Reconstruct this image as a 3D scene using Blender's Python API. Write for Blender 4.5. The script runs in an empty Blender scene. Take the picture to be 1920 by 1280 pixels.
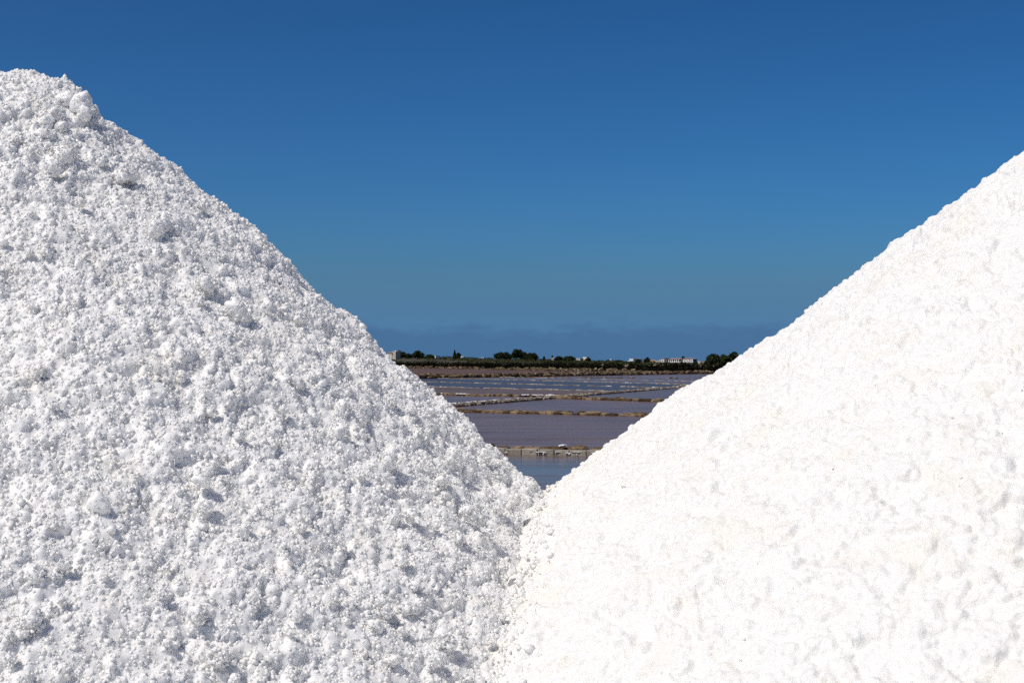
import bpy, bmesh, math, random
import numpy as np
from mathutils import Vector, Matrix, Euler

S = bpy.context.scene
C = S.collection
R = math.radians

# ------------------------------------------------------------------ camera, sky, sun, exposure
FPX, HY, CAMZ = 2667.0, 677.0, 2.65          # focal length and horizon row in photo pixels, eye height over the water
cam = bpy.data.cameras.new('camera')
cam.lens, cam.sensor_width, cam.clip_start, cam.clip_end = 50.0, 36.0, 0.05, 20000
camo = bpy.data.objects.new('camera', cam)
C.objects.link(camo)
camo.location = (0, 0, CAMZ)
camo.rotation_euler = (R(90) + math.atan((HY - 640) / FPX), 0, 0)
S.camera = camo

SUN_EL, SUN_AZ = R(56), R(40)                # from the left, a little behind the camera
Ld = Vector((-math.cos(SUN_EL) * math.cos(SUN_AZ), -math.cos(SUN_EL) * math.sin(SUN_AZ), math.sin(SUN_EL)))
W = bpy.data.worlds.new('World')
S.world = W
W.use_nodes = True
wn, wl = W.node_tree.nodes, W.node_tree.links
wn.clear()
sky = wn.new('ShaderNodeTexSky')
sky.sky_type = 'NISHITA'
sky.sun_disc = False
sky.sun_elevation = SUN_EL
sky.sun_rotation = math.atan2(Ld.x, Ld.y)
sky.altitude = 0
sky.air_density, sky.dust_density, sky.ozone_density = 0.5, 2.0, 3.0
# the photograph's deep saturated blue: one saturation and contrast curve for the whole sky
bw = wn.new('ShaderNodeRGBToBW')
v1 = wn.new('ShaderNodeVectorMath'); v1.operation = 'SCALE'; v1.inputs['Scale'].default_value = 1.868
m1 = wn.new('ShaderNodeMath'); m1.operation = 'MULTIPLY'; m1.inputs[1].default_value = 1 - 1.868
v2 = wn.new('ShaderNodeVectorMath'); v2.operation = 'ADD'
v3 = wn.new('ShaderNodeVectorMath'); v3.operation = 'MAXIMUM'; v3.inputs[1].default_value = (0.001,) * 3
gam = wn.new('ShaderNodeGamma'); gam.inputs[1].default_value = 1.418
v4 = wn.new('ShaderNodeVectorMath'); v4.operation = 'MULTIPLY'; v4.inputs[1].default_value = (1.026, 0.965, 0.723)
wl.new(sky.outputs[0], bw.inputs[0]); wl.new(sky.outputs[0], v1.inputs[0]); wl.new(bw.outputs[0], m1.inputs[0])
wl.new(v1.outputs[0], v2.inputs[0]); wl.new(m1.outputs[0], v2.inputs[1]); wl.new(v2.outputs[0], v3.inputs[0])
wl.new(v3.outputs[0], gam.inputs[0]); wl.new(gam.outputs[0], v4.inputs[0])
bg = wn.new('ShaderNodeBackground'); bg.inputs[1].default_value = 0.05
wo = wn.new('ShaderNodeOutputWorld')
# low bank of distant cloud all round the horizon
geo = wn.new('ShaderNodeTexCoord')
sep = wn.new('ShaderNodeSeparateXYZ')
mp = wn.new('ShaderNodeMapping'); mp.inputs['Scale'].default_value = (26, 26, 70)
nz = wn.new('ShaderNodeTexNoise'); nz.inputs['Scale'].default_value = 1.6; nz.inputs['Detail'].default_value = 8; nz.inputs['Roughness'].default_value = 0.62
ma = wn.new('ShaderNodeMath'); ma.operation = 'MULTIPLY_ADD'; ma.inputs[1].default_value = 0.030
mr = wn.new('ShaderNodeMapRange'); mr.interpolation_type = 'SMOOTHSTEP'
mr.inputs['From Min'].default_value = 0.031; mr.inputs['From Max'].default_value = 0.045
mr.inputs['To Min'].default_value = 0.75; mr.inputs['To Max'].default_value = 0.0
mixb = wn.new('ShaderNodeMix'); mixb.data_type = 'RGBA'
mixb.inputs[7].default_value = (1.25, 3.0, 6.0, 1)
wl.new(geo.outputs['Generated'], sep.inputs[0])
wl.new(geo.outputs['Generated'], mp.inputs[0])
wl.new(mp.outputs[0], nz.inputs[0])
wl.new(nz.outputs[0], ma.inputs[0]); wl.new(sep.outputs[2], ma.inputs[2])
wl.new(ma.outputs[0], mr.inputs[0]); wl.new(mr.outputs[0], mixb.inputs[0])
# pale haze thickening towards the horizon, under it the cloud bank
mh = wn.new('ShaderNodeMapRange'); mh.interpolation_type = 'SMOOTHSTEP'
mh.inputs['From Min'].default_value = 0.018; mh.inputs['From Max'].default_value = 0.085
mh.inputs['To Min'].default_value = 0.95; mh.inputs['To Max'].default_value = 0.0
mixh = wn.new('ShaderNodeMix'); mixh.data_type = 'RGBA'; mixh.inputs[7].default_value = (1.68, 4.25, 7.9, 1)
wl.new(sep.outputs[2], mh.inputs[0]); wl.new(mh.outputs[0], mixh.inputs[0])
wl.new(v4.outputs[0], mixh.inputs[6]); wl.new(mixh.outputs[2], mixb.inputs[6])
wl.new(mixb.outputs[2], bg.inputs[0]); wl.new(bg.outputs[0], wo.inputs[0])

sl = bpy.data.lights.new('sun', 'SUN')
sl.energy, sl.angle, sl.color = 2.7, R(0.53), (1.0, 0.965, 0.91)
so = bpy.data.objects.new('sun', sl)
C.objects.link(so)
so.rotation_euler = Ld.to_track_quat('Z', 'Y').to_euler()
so.location = (-20, -10, 40)

S.view_settings.view_transform = 'Standard'
S.view_settings.look = 'None'
S.view_settings.exposure = 0.0
S.view_settings.gamma = 1.0
S.cycles.max_bounces = 10
S.cycles.diffuse_bounces = 7
S.cycles.glossy_bounces = 3
S.cycles.caustics_reflective = False
S.cycles.caustics_refractive = False
S.cycles.use_denoising = False
try:
    S.cycles.denoiser = 'OPENIMAGEDENOISE'
    S.cycles.denoising_input_passes = 'RGB_ALBEDO_NORMAL'
except Exception:
    pass

# ------------------------------------------------------------------ helpers
rng = np.random.default_rng(11)
random.seed(5)

def tag(o, label=None, cat=None, group=None, kind=None):
    if label: o['label'] = label
    if cat: o['category'] = cat
    if group: o['group'] = group
    if kind: o['kind'] = kind
    return o

def empty(name, loc=(0, 0, 0), rz=0.0):
    o = bpy.data.objects.new(name, None)
    C.objects.link(o)
    o.location = loc
    o.rotation_euler = (0, 0, rz)
    return o

def link(name, me, parent=None, loc=None, rot=None, scl=None):
    o = bpy.data.objects.new(name, me)
    C.objects.link(o)
    if parent: o.parent = parent
    if loc is not None: o.location = loc
    if rot is not None: o.rotation_euler = rot
    if scl is not None: o.scale = scl
    return o

def mesh_from(name, V, F, mat=None, smooth=False):
    me = bpy.data.meshes.new(name)
    V = np.asarray(V, np.float32)
    if isinstance(F, np.ndarray):
        n, k = F.shape
        me.vertices.add(len(V)); me.vertices.foreach_set('co', V.ravel())
        me.loops.add(n * k); me.loops.foreach_set('vertex_index', F.astype(np.int32).ravel())
        me.polygons.add(n); me.polygons.foreach_set('loop_start', np.arange(0, n * k, k, dtype=np.int32))
        me.update(calc_edges=True)
    else:
        me.from_pydata(V.tolist(), [], F)
    if smooth:
        me.polygons.foreach_set('use_smooth', np.ones(len(me.polygons), bool))
    me.update()
    if mat: me.materials.append(mat)
    return me

def gpt(px, py, z=0.0):
    """photo pixel -> point on the level z"""
    d = (CAMZ - z) * FPX / (py - HY)
    return Vector(((px - 960) / FPX * d, d, z))

def far(px, d, py=None):
    return Vector(((px - 960) / FPX * d, d, 0 if py is None else CAMZ + (HY - py) / FPX * d))

# ------------------------------------------------------------------ materials
def newmat(name):
    m = bpy.data.materials.new(name)
    m.use_nodes = True
    n, l = m.node_tree.nodes, m.node_tree.links
    return m, n, l, n['Principled BSDF']

def ramp(n, stops, interp='LINEAR'):
    r = n.new('ShaderNodeValToRGB')
    r.color_ramp.interpolation = interp
    e = r.color_ramp.elements
    while len(e) < len(stops): e.new(0.5)
    for x, (p, c) in zip(e, stops):
        x.position = p; x.color = (*c, 1) if len(c) == 3 else c
    return r

def mat_noise(name, stops, scale, rough=0.9, detail=6, bump=0.0, bscale=None, per_object=0.0, spec=0.3, mapscale=None):
    m, n, l, p = newmat(name)
    tc = n.new('ShaderNodeTexCoord')
    nz = n.new('ShaderNodeTexNoise'); nz.inputs['Scale'].default_value = scale; nz.inputs['Detail'].default_value = detail
    src = tc.outputs['Object']
    if mapscale:
        mp = n.new('ShaderNodeMapping'); mp.inputs['Scale'].default_value = mapscale
        l.new(src, mp.inputs[0]); src = mp.outputs[0]
    if per_object:
        oi = n.new('ShaderNodeObjectInfo')
        ad = n.new('ShaderNodeVectorMath'); ad.operation = 'ADD'
        mu = n.new('ShaderNodeMath'); mu.operation = 'MULTIPLY'; mu.inputs[1].default_value = 97.0
        l.new(oi.outputs['Random'], mu.inputs[0]); l.new(mu.outputs[0], ad.inputs[1]); l.new(src, ad.inputs[0])
        src = ad.outputs[0]
    l.new(src, nz.inputs[0])
    fac = nz.outputs[0]
    if per_object:
        a = n.new('ShaderNodeMath'); a.operation = 'MULTIPLY_ADD'; a.inputs[1].default_value = per_object; 
        s = n.new('ShaderNodeMath'); s.operation = 'SUBTRACT'; s.inputs[1].default_value = 0.5
        l.new(oi.outputs['Random'], s.inputs[0]); l.new(s.outputs[0], a.inputs[0]); l.new(fac, a.inputs[2])
        fac = a.outputs[0]
    r = ramp(n, stops)
    l.new(fac, r.inputs[0]); l.new(r.outputs[0], p.inputs['Base Color'])
    p.inputs['Roughness'].default_value = rough
    p.inputs['Specular IOR Level'].default_value = spec
    if bump:
        b = n.new('ShaderNodeBump'); b.inputs['Strength'].default_value = bump
        n2 = n.new('ShaderNodeTexNoise'); n2.inputs['Scale'].default_value = bscale or scale * 4; n2.inputs['Detail'].default_value = 5
        l.new(src, n2.inputs[0]); l.new(n2.outputs[0], b.inputs['Height']); l.new(b.outputs[0], p.inputs['Normal'])
    return m

def mat_salt(name, c_lo, c_hi, stain, stain_at, rough, sss, scale=0.02, thru=0.0, bump=0.0):
    m, n, l, p = newmat(name)
    tc = n.new('ShaderNodeNewGeometry')
    a = n.new('ShaderNodeTexNoise'); a.inputs['Scale'].default_value = 60; a.inputs['Detail'].default_value = 4
    b = n.new('ShaderNodeTexNoise'); b.inputs['Scale'].default_value = 7; b.inputs['Detail'].default_value = 6
    b.inputs['Roughness'].default_value = 0.65
    l.new(tc.outputs['Position'], a.inputs[0]); l.new(tc.outputs['Position'], b.inputs[0])
    r = ramp(n, [(0.3, c_lo), (0.65, c_hi)])
    l.new(a.outputs[0], r.inputs[0])
    r2 = ramp(n, [(stain_at, (0, 0, 0)), (stain_at + 0.16, (1, 1, 1))])
    l.new(b.outputs[0], r2.inputs[0])
    mx = n.new('ShaderNodeMix'); mx.data_type = 'RGBA'
    mx.inputs[7].default_value = (*stain, 1)
    l.new(r2.outputs[0], mx.inputs[0]); l.new(r.outputs[0], mx.inputs[6])
    l.new(mx.outputs[2], p.inputs['Base Color'])
    p.inputs['Roughness'].default_value = rough
    p.inputs['IOR'].default_value = 1.45
    p.inputs['Subsurface Weight'].default_value = sss
    p.inputs['Subsurface Radius'].default_value = (1, 1, 1)
    p.inputs['Subsurface Scale'].default_value = scale
    if bump:                                  # the finest grain of the salt
        vb = n.new('ShaderNodeTexVoronoi'); vb.inputs['Scale'].default_value = 130
        nb = n.new('ShaderNodeTexNoise'); nb.inputs['Scale'].default_value = 260; nb.inputs['Detail'].default_value = 3
        sb = n.new('ShaderNodeMath'); sb.operation = 'SUBTRACT'
        bb = n.new('ShaderNodeBump'); bb.inputs['Strength'].default_value = bump; bb.inputs['Distance'].default_value = 0.005
        l.new(tc.outputs['Position'], vb.inputs[0]); l.new(tc.outputs['Position'], nb.inputs[0])
        l.new(nb.outputs[0], sb.inputs[0]); l.new(vb.outputs['Distance'], sb.inputs[1]); l.new(sb.outputs[0], bb.inputs['Height'])
        l.new(bb.outputs[0], p.inputs['Normal'])
    if thru:                                  # thin crystals let the light through
        tr = n.new('ShaderNodeBsdfTranslucent'); mxs = n.new('ShaderNodeMixShader'); mxs.inputs[0].default_value = thru
        l.new(mx.outputs[2], tr.inputs[0]); l.new(p.outputs[0], mxs.inputs[1]); l.new(tr.outputs[0], mxs.inputs[2])
        l.new(mxs.outputs[0], n['Material Output'].inputs[0])
    return m

def mat_water(name, col, col2, rough, rip, spec=0.5, rs=(0.5, 3.0, 1.0)):
    """shallow brine over mud: mud colour seen through with ripple streaks painted in, sky seen in the ripples"""
    m, n, l, p = newmat(name)
    tc = n.new('ShaderNodeNewGeometry')
    mp = n.new('ShaderNodeMapping'); mp.inputs['Scale'].default_value = (0.10, 0.06, 1)
    l.new(tc.outputs['Position'], mp.inputs[0])
    a = n.new('ShaderNodeTexNoise'); a.inputs['Scale'].default_value = 1.0; a.inputs['Detail'].default_value = 7
    l.new(mp.outputs[0], a.inputs[0])
    r = ramp(n, [(0.38, col), (0.62, col2)])
    l.new(r.outputs[0], p.inputs['Base Color'])
    p.inputs['IOR'].default_value = 1.33
    p.inputs['Roughness'].default_value = rough
    m4 = n.new('ShaderNodeMapping'); m4.inputs['Scale'].default_value = (0.09, 0.95, 1); m4.inputs['Rotation'].default_value = (0, 0, 0.05)
    l.new(tc.outputs['Position'], m4.inputs[0])
    st = n.new('ShaderNodeTexNoise'); st.inputs['Scale'].default_value = 1.0; st.inputs['Detail'].default_value = 5; st.inputs['Roughness'].default_value = 0.65
    l.new(m4.outputs[0], st.inputs[0])
    av = n.new('ShaderNodeMix'); av.data_type = 'FLOAT'; av.inputs[0].default_value = 0.6
    l.new(a.outputs[0], av.inputs[2]); l.new(st.outputs[0], av.inputs[3]); l.new(av.outputs[0], r.inputs[0])  # wind ripples' change in reflection is also painted into the base colour
    sm = n.new('ShaderNodeMapRange'); sm.inputs['From Min'].default_value = 0.36; sm.inputs['From Max'].default_value = 0.64
    sm.inputs['To Min'].default_value = spec * 0.15; sm.inputs['To Max'].default_value = spec * 2.1
    l.new(st.outputs[0], sm.inputs[0]); l.new(sm.outputs[0], p.inputs['Specular IOR Level'])
    m2 = n.new('ShaderNodeMapping'); m2.inputs['Scale'].default_value = rs
    l.new(tc.outputs['Position'], m2.inputs[0])
    w = n.new('ShaderNodeTexNoise'); w.inputs['Scale'].default_value = 1.5; w.inputs['Detail'].default_value = 6
    w.inputs['Roughness'].default_value = 0.6
    l.new(m2.outputs[0], w.inputs[0])
    m3 = n.new('ShaderNodeMapping'); m3.inputs['Scale'].default_value = (0.03, 0.16, 1)
    l.new(tc.outputs['Position'], m3.inputs[0])
    g = n.new('ShaderNodeTexNoise'); g.inputs['Scale'].default_value = 1.0; g.inputs['Detail'].default_value = 3
    l.new(m3.outputs[0], g.inputs[0])
    gr = ramp(n, [(0.38, (0.25,) * 3), (0.62, (1,) * 3)])
    l.new(g.outputs[0], gr.inputs[0])
    ms = n.new('ShaderNodeMath'); ms.operation = 'MULTIPLY'; ms.inputs[1].default_value = rip
    l.new(gr.outputs[0], ms.inputs[0])
    b = n.new('ShaderNodeBump'); b.inputs['Distance'].default_value = 0.05
    l.new(ms.outputs[0], b.inputs['Strength']); l.new(w.outputs[0], b.inputs['Height'])
    l.new(b.outputs[0], p.inputs['Normal'])
    return m

def mat_plain(name, col, rough=0.8, var=0.12, scale=1.5):
    d = tuple(c * (1 - var) for c in col); e = tuple(min(1, c * (1 + var)) for c in col)
    return mat_noise(name, [(0.3, d), (0.7, e)], scale, rough)

M = {}
M['salt_coarse'] = mat_salt('coarse_salt', (0.835, 0.833, 0.822), (0.875, 0.873, 0.862), (0.855, 0.838, 0.797), 0.54, 0.5, 0.95, 0.010)
M['salt_fine'] = mat_salt('fine_salt', (0.785, 0.785, 0.765), (0.835, 0.835, 0.815), (0.80, 0.785, 0.735), 0.48, 0.6, 0.6, 0.003, bump=0.26)
M['salt_crystal'] = mat_salt('salt_crystal', (0.89, 0.888, 0.877), (0.92, 0.918, 0.907), (0.895, 0.877, 0.837), 0.54, 0.3, 0.0, thru=0.10)
M['salt_grain'] = mat_salt('salt_grain', (0.87, 0.865, 0.848), (0.90, 0.895, 0.878), (0.875, 0.847, 0.795), 0.47, 0.5, 0.0)
M['salt_crust'] = mat_plain('salt_crust', (0.80, 0.80, 0.80), 0.6, 0.06, 9)
M['earth'] = mat_noise('packed_earth', [(0.3, (0.17, 0.13, 0.10)), (0.7, (0.30, 0.25, 0.20))], 1.2, 0.95, bump=0.4)
M['wetmud'] = mat_noise('dark_bank_mud', [(0.35, (0.045, 0.042, 0.03)), (0.65, (0.12, 0.10, 0.075))], 3.0, 0.8, bump=0.4)
M['bank'] = mat_noise('pale_bounce_earth', [(0.32, (0.30, 0.26, 0.21)), (0.5, (0.55, 0.53, 0.49)), (0.6, (0.74, 0.73, 0.71))], 1.6, 0.95, bump=0.4)  # unseen bank, pale salt added to bounce light up onto the heaps
M['mud'] = mat_noise('mud', [(0.3, (0.11, 0.082, 0.07)), (0.7, (0.17, 0.13, 0.11))], 0.05, 0.9)
M['stone'] = mat_noise('brown_stone', [(0.28, (0.045, 0.028, 0.014)), (0.5, (0.135, 0.088, 0.044)), (0.74, (0.25, 0.185, 0.11))], 5, 0.95, bump=0.5, bscale=22, per_object=0.6)
M['block'] = mat_noise('dressed_stone', [(0.3, (0.21, 0.19, 0.15)), (0.7, (0.42, 0.38, 0.31))], 7, 0.95, bump=0.4, bscale=40, per_object=0.25)
M['farstone'] = mat_noise('bank_stone', [(0.36, (0.022, 0.016, 0.010)), (0.52, (0.11, 0.075, 0.04)), (0.68, (0.33, 0.26, 0.16))], 1.6, 0.95)
M['palestone'] = mat_noise('pale_stone', [(0.3, (0.07, 0.055, 0.04)), (0.5, (0.19, 0.155, 0.115)), (0.72, (0.42, 0.38, 0.32))], 1.3, 0.95, per_object=0.2)
M['leaf_dark'] = mat_noise('dark_leaf', [(0.3, (0.012, 0.020, 0.007)), (0.7, (0.038, 0.052, 0.016))], 0.9, 0.8, spec=0.15)
M['leaf_mid'] = mat_noise('mid_leaf', [(0.3, (0.022, 0.036, 0.012)), (0.7, (0.060, 0.078, 0.027))], 0.7, 0.8, spec=0.15)
M['scrub'] = mat_noise('scrub_leaf', [(0.35, (0.026, 0.036, 0.013)), (0.55, (0.060, 0.066, 0.026)), (0.72, (0.12, 0.10, 0.055))], 0.06, 0.9, spec=0.1)
M['marsh'] = mat_noise('marsh_leaf', [(0.35, (0.004, 0.0045, 0.003)), (0.7, (0.018, 0.015, 0.008))], 0.12, 0.95, spec=0.05)
M['land'] = mat_noise('dry_land', [(0.35, (0.028, 0.030, 0.014)), (0.55, (0.062, 0.054, 0.032)), (0.75, (0.13, 0.105, 0.07))], 0.035, 0.95)
M['bark'] = mat_noise('bark', [(0.3, (0.035, 0.025, 0.018)), (0.7, (0.085, 0.065, 0.05))], 3, 0.95)
M['white'] = mat_plain('white_render', (0.86, 0.85, 0.82), 0.8, 0.04, 0.8)
M['cream'] = mat_plain('cream_render', (0.60, 0.52, 0.40), 0.85, 0.1, 0.8)
M['greywall'] = mat_plain('grey_render', (0.13, 0.125, 0.13), 0.85, 0.1, 0.8)
M['roof_pink'] = mat_plain('faded_tile', (0.42, 0.27, 0.22), 0.85, 0.15, 2.5)
M['roof_red'] = mat_plain('orange_tile', (0.42, 0.20, 0.09), 0.85, 0.2, 2.5)
M['dark'] = mat_plain('dark_glass', (0.02, 0.02, 0.024), 0.15, 0.1, 2)  # near-black glass for panes and doorways
M['car'] = mat_plain('white_paint', (0.75, 0.75, 0.75), 0.3, 0.02, 1)
M['rubber'] = mat_plain('rubber', (0.025, 0.025, 0.025), 0.8, 0.1, 4)

# mauve and blue brine, brown mud
M['w_near'] = mat_water('near_brine', (0.115, 0.084, 0.082), (0.175, 0.13, 0.122), 0.09, 0.2, 0.08, rs=(1.2, 4.0, 1))
M['w_mauve'] = mat_water('mauve_brine', (0.100, 0.060, 0.050), (0.20, 0.126, 0.102), 0.22, 0.6, 0.045)
M['w_blue'] = mat_water('blue_brine', (0.050, 0.036, 0.042), (0.080, 0.056, 0.060), 0.24, 0.45, 0.03)
M['w_pale'] = mat_water('pale_brine', (0.110, 0.080, 0.078), (0.16, 0.118, 0.108), 0.25, 0.4, 0.05)
M['w_brown'] = mat_water('brown_brine', (0.105, 0.070, 0.057), (0.16, 0.112, 0.09), 0.35, 0.5, spec=0.04)
M['dry'] = mat_noise('dry_pan_mud', [(0.3, (0.085, 0.052, 0.045)), (0.7, (0.12, 0.077, 0.066))], 0.08, 0.9, mapscale=(1, 0.3, 1))

# ------------------------------------------------------------------ ground, bank and far land
def sheet(name, pts, mat, z):
    me = mesh_from(name, [(p[0], p[1], z) for p in pts], [list(range(len(pts)))], mat)
    if me.polygons[0].normal.z < 0: me.flip_normals()
    return tag(link(name, me), kind='structure')

sheet('ground', [(-9000, -3000), (9000, -3000), (9000, 16000), (-9000, 16000)], M['mud'], -0.30)
BANK = CAMZ - 1.6
b = bmesh.new()
prof = [(-40, BANK), (-20, BANK), (-5, BANK), (2, BANK), (9.0, BANK), (9.6, BANK - 0.05), (11.0, -0.15), (11.3, -0.32)]
xs = np.linspace(-90, 90, 61)
rows = []
for y, z in prof:
    rows.append([b.verts.new((x, y + (0.25 * math.sin(x * 1.3) + 0.15 * math.sin(x * 3.1) if y > 8 else 0), z)) for x in xs])
for r0, r1 in zip(rows, rows[1:]):
    for i in range(len(xs) - 1):
        b.faces.new((r0[i], r0[i + 1], r1[i + 1], r1[i]))
me = bpy.data.meshes.new('bank'); b.to_mesh(me); b.free(); me.materials.append(M['bank'])
tag(link('bank', me), kind='structure')

SX = [-900, -160, -41, 27, 45, 140, 900]
SY = [1250, 920, 544, 329, 298, 262, 240]
def shore(x): return np.interp(x, SX, SY)
def land_z(x, y):
    x, y = np.asarray(x, float), np.asarray(y, float)
    s = shore(x)
    top = np.interp(x, [-300, -90, -46, 0, 24, 45, 65, 75, 90, 110, 300], [6, 5.1, 4.5, 3.5, 2.85, 2.5, 1.8, 1.3, .8, .7, .75])
    ridge = np.maximum(s + 60, 860 + 0.15 * np.abs(x))
    t = np.clip((y - s) / (ridge - s), 0, 1)
    z = 0.35 + (top - 0.35) * t ** 0.85
    z = np.where(y < s, 0.35 + (y - s) * 0.25, z)
    z = z - np.clip(y - ridge - 60, 0, 1500) * 0.0015
    z += 0.25 * np.sin(x * 0.11 + y * 0.05) * np.clip((y - s) / 60, 0, 1)
    return np.maximum(z, -0.4)
gx = np.concatenate([np.linspace(-900, -130, 30), np.linspace(-120, 160, 141), np.linspace(175, 900, 30)])
tt = np.concatenate([np.linspace(-3, 60, 30), np.linspace(66, 700, 80), np.linspace(730, 4000, 25)])
V = []
for t in tt:
    yy = shore(gx) + t
    V += list(zip(gx, yy, land_z(gx, yy)))
nX = len(gx)
F = np.array([(j * nX + i, j * nX + i + 1, (j + 1) * nX + i + 1, (j + 1) * nX + i) for j in range(len(tt) - 1) for i in range(nX - 1)])
tag(link('terrain', mesh_from('terrain', V, F, M['land'], True)), kind='structure')

# ------------------------------------------------------------------ pans
def line(p, q): return gpt(*p), gpt(*q)
LW = {'W0': line((930, 850), (1115, 854)), 'W1': line((850, 772), (1190, 780)), 'CC': line((833, 763.5), (1240, 729.5)),
      'W2a': line((812, 740.5), (1040, 744.5)), 'W2b': line((1060, 747.5), (1226, 753)), 'W3': line((801, 725), (1160, 734)),
      'W4': line((789, 715.7), (1239, 727)), 'W5': line((893, 711), (1277, 720.7)), 'W6': line((993, 708.5), (1239, 714)),
      'W7': line((1060, 708), (1280, 709.5)), 'B0': line((783, 709.7), (1307, 700.9))}
def along(k, t): return LW[k][0].lerp(LW[k][1], t)
def at_x(k, x):
    a, c = LW[k]
    return a + (c - a) * ((x - a.x) / (c.x - a.x))
def cross(k1, k2):
    a, c = LW[k1]; e, f = LW[k2]
    d1, d2 = c - a, f - e
    den = d1.x * d2.y - d1.y * d2.x
    t = ((e.x - a.x) * d2.y - (e.y - a.y) * d2.x) / den
    return a + d1 * t
sheet('water', [(-260, 10.4), (260, 10.4), (260, 330), (120, 330), (38, 300), (-40, 560), (-260, 560)], M['w_mauve'], 0.0)
sheet('water', [(-60, 10.4), (80, 10.4), at_x('W0', 80), at_x('W0', -60)], M['w_near'], 0.004)
cW3, cW4, cW2a = cross('W3', 'CC'), cross('W4', 'CC'), cross('W2a', 'CC')
bW3, bW4, bW5, bW2a = at_x('W3', -34), at_x('W4', -26), at_x('W5', -14), at_x('W2a', -40)
cend = along('CC', 1.5); LW['CCx'] = (LW['CC'][0], cend)
cW5 = cross('W5', 'CC')
sheet('water', [bW2a, cW2a, cW3, bW3], M['w_brown'], 0.004)
sheet('water', [bW3, cW3, cW4, bW4], M['w_blue'], 0.008)
sheet('water', [bW4, cW4, cW5, bW5], M['w_blue'], 0.012)
sheet('water', [cross('W2b', 'CC'), at_x('W2b', 40), (60, 150), cend], M['w_pale'], 0.004)
sheet('water', [bW5, cW5, at_x('W6', 34), at_x('W6', 0)], M['w_pale'], 0.016)
sheet('mud', [at_x('B0', -60), at_x('B0', 39.5), (27, 331), (-41, 548), (-120, 700)], M['dry'], 0.020)

# ------------------------------------------------------------------ stones and walls
def stone_mesh(name, seed, boxy, mat):
    r = random.Random(seed)
    b = bmesh.new()
    bmesh.ops.create_cube(b, size=1.0)
    if boxy:
        bmesh.ops.bevel(b, geom=list(b.edges), offset=0.07, segments=1, affect='EDGES')
        for v in b.verts: v.co += Vector((r.uniform(-1, 1), r.uniform(-1, 1), r.uniform(-1, 1))) * 0.022
    else:
        bmesh.ops.bevel(b, geom=list(b.edges), offset=0.24, segments=1, affect='EDGES')
        for v in b.verts: v.co += Vector((r.uniform(-1, 1), r.uniform(-1, 1), r.uniform(-1, 1))) * 0.09
    bmesh.ops.triangulate(b, faces=[f for f in b.faces if len(f.verts) > 4])
    for v in b.verts: v.co.z += 0.5
    me = bpy.data.meshes.new(name); b.to_mesh(me); b.free()
    me.materials.append(mat)
    return me
BLOCKS = [stone_mesh('block', 10 + i, True, M['block']) for i in range(5)]
ROUND = [stone_mesh('stone', 30 + i, False, M['stone']) for i in range(7)]
PALE = [stone_mesh('pale_stone', 50 + i, False, M['palestone']) for i in range(6)]

def crust_mesh(seed):
    r = random.Random(seed)
    b = bmesh.new()
    bmesh.ops.create_icosphere(b, subdivisions=1, radius=0.5)
    for v in b.verts:
        v.co *= r.uniform(0.7, 1.25)
        v.co.z *= 0.6
    me = bpy.data.meshes.new('crust'); b.to_mesh(me); b.free(); me.materials.append(M['salt_crust'])
    return me
CRUST = [crust_mesh(i) for i in range(5)]

def basis(a, c):
    d = (c - a); ln = d.length; d.normalize()
    return d, Vector((d.y, -d.x, 0)), ln        # along, towards the camera side, length

def run(root, a, c, off, kinds, L, H, Wd, rnd, sink=0.06, gap=0.0, z0=0.0, name='stone', skip=0.0, jit=0.0):
    """single stones laid end to end along a line, each an object"""
    d, s, ln = basis(a, c)
    t = 0.0
    ang = math.atan2(d.y, d.x)
    while t < ln:
        l = L * rnd.uniform(0.6, 1.45)
        if rnd.random() >= skip:
            h, w = H * rnd.uniform(0.72, 1.22), Wd * rnd.uniform(0.8, 1.15)
            p = a + d * (t + l / 2) + s * (off + rnd.uniform(-jit, jit))
            o = link(name, rnd.choice(kinds), root)
            o.location = (p.x - root.location.x, p.y - root.location.y, z0 - sink)
            o.rotation_euler = (rnd.uniform(-.05, .05), rnd.uniform(-.05, .05), ang + rnd.uniform(-.09, .09) + rnd.choice((0, math.pi)))
            o.scale = (l * 1.02, w, h + sink)
        t += l + gap
    return

def joined(root, name, segs, L, H, Wd, mat, rnd, skip=0.0, jit=0.1, z=0.0, zf=None):
    """stones too small to pick apart, real geometry in one part"""
    V, F = [], []
    tmpl = []
    for k in range(4):
        me = stone_mesh('template', 80 + k, False, mat)
        tmpl.append((np.array([v.co[:] for v in me.vertices]), [list(p.vertices) for p in me.polygons]))
        bpy.data.meshes.remove(me)
    for a, c in segs:
        d, s, ln = basis(Vector(a).to_3d(), Vector(c).to_3d())
        t = 0.0
        ang0 = math.atan2(d.y, d.x)
        while t < ln:
            l = L * rnd.uniform(0.55, 1.7)
            if rnd.random() >= skip:
                tv, tf = rnd.choice(tmpl)
                h, w = H * rnd.uniform(0.45, 1.35), Wd * rnd.uniform(0.7, 1.2)
                p = Vector(a).to_3d() + d * (t + l / 2) + s * rnd.uniform(-jit, jit)
                an = ang0 + rnd.uniform(-.2, .2)
                v = tv * np.array([l * 1.05, w, h + 0.08])
                x = v[:, 0] * math.cos(an) - v[:, 1] * math.sin(an) + p.x
                y = v[:, 0] * math.sin(an) + v[:, 1] * math.cos(an) + p.y
                zz = v[:, 2] - 0.08 + (float(zf(p.x, p.y)) if zf else z)
                base = len(V)
                V += list(zip(x - root.location.x, y - root.location.y, zz - root.location.z))
                F += [[i + base for i in f] for f in tf]
            t += l
    o = link(name, mesh_from(name, V, F, mat), root)
    tag(o, kind='stuff')
    return o

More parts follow.
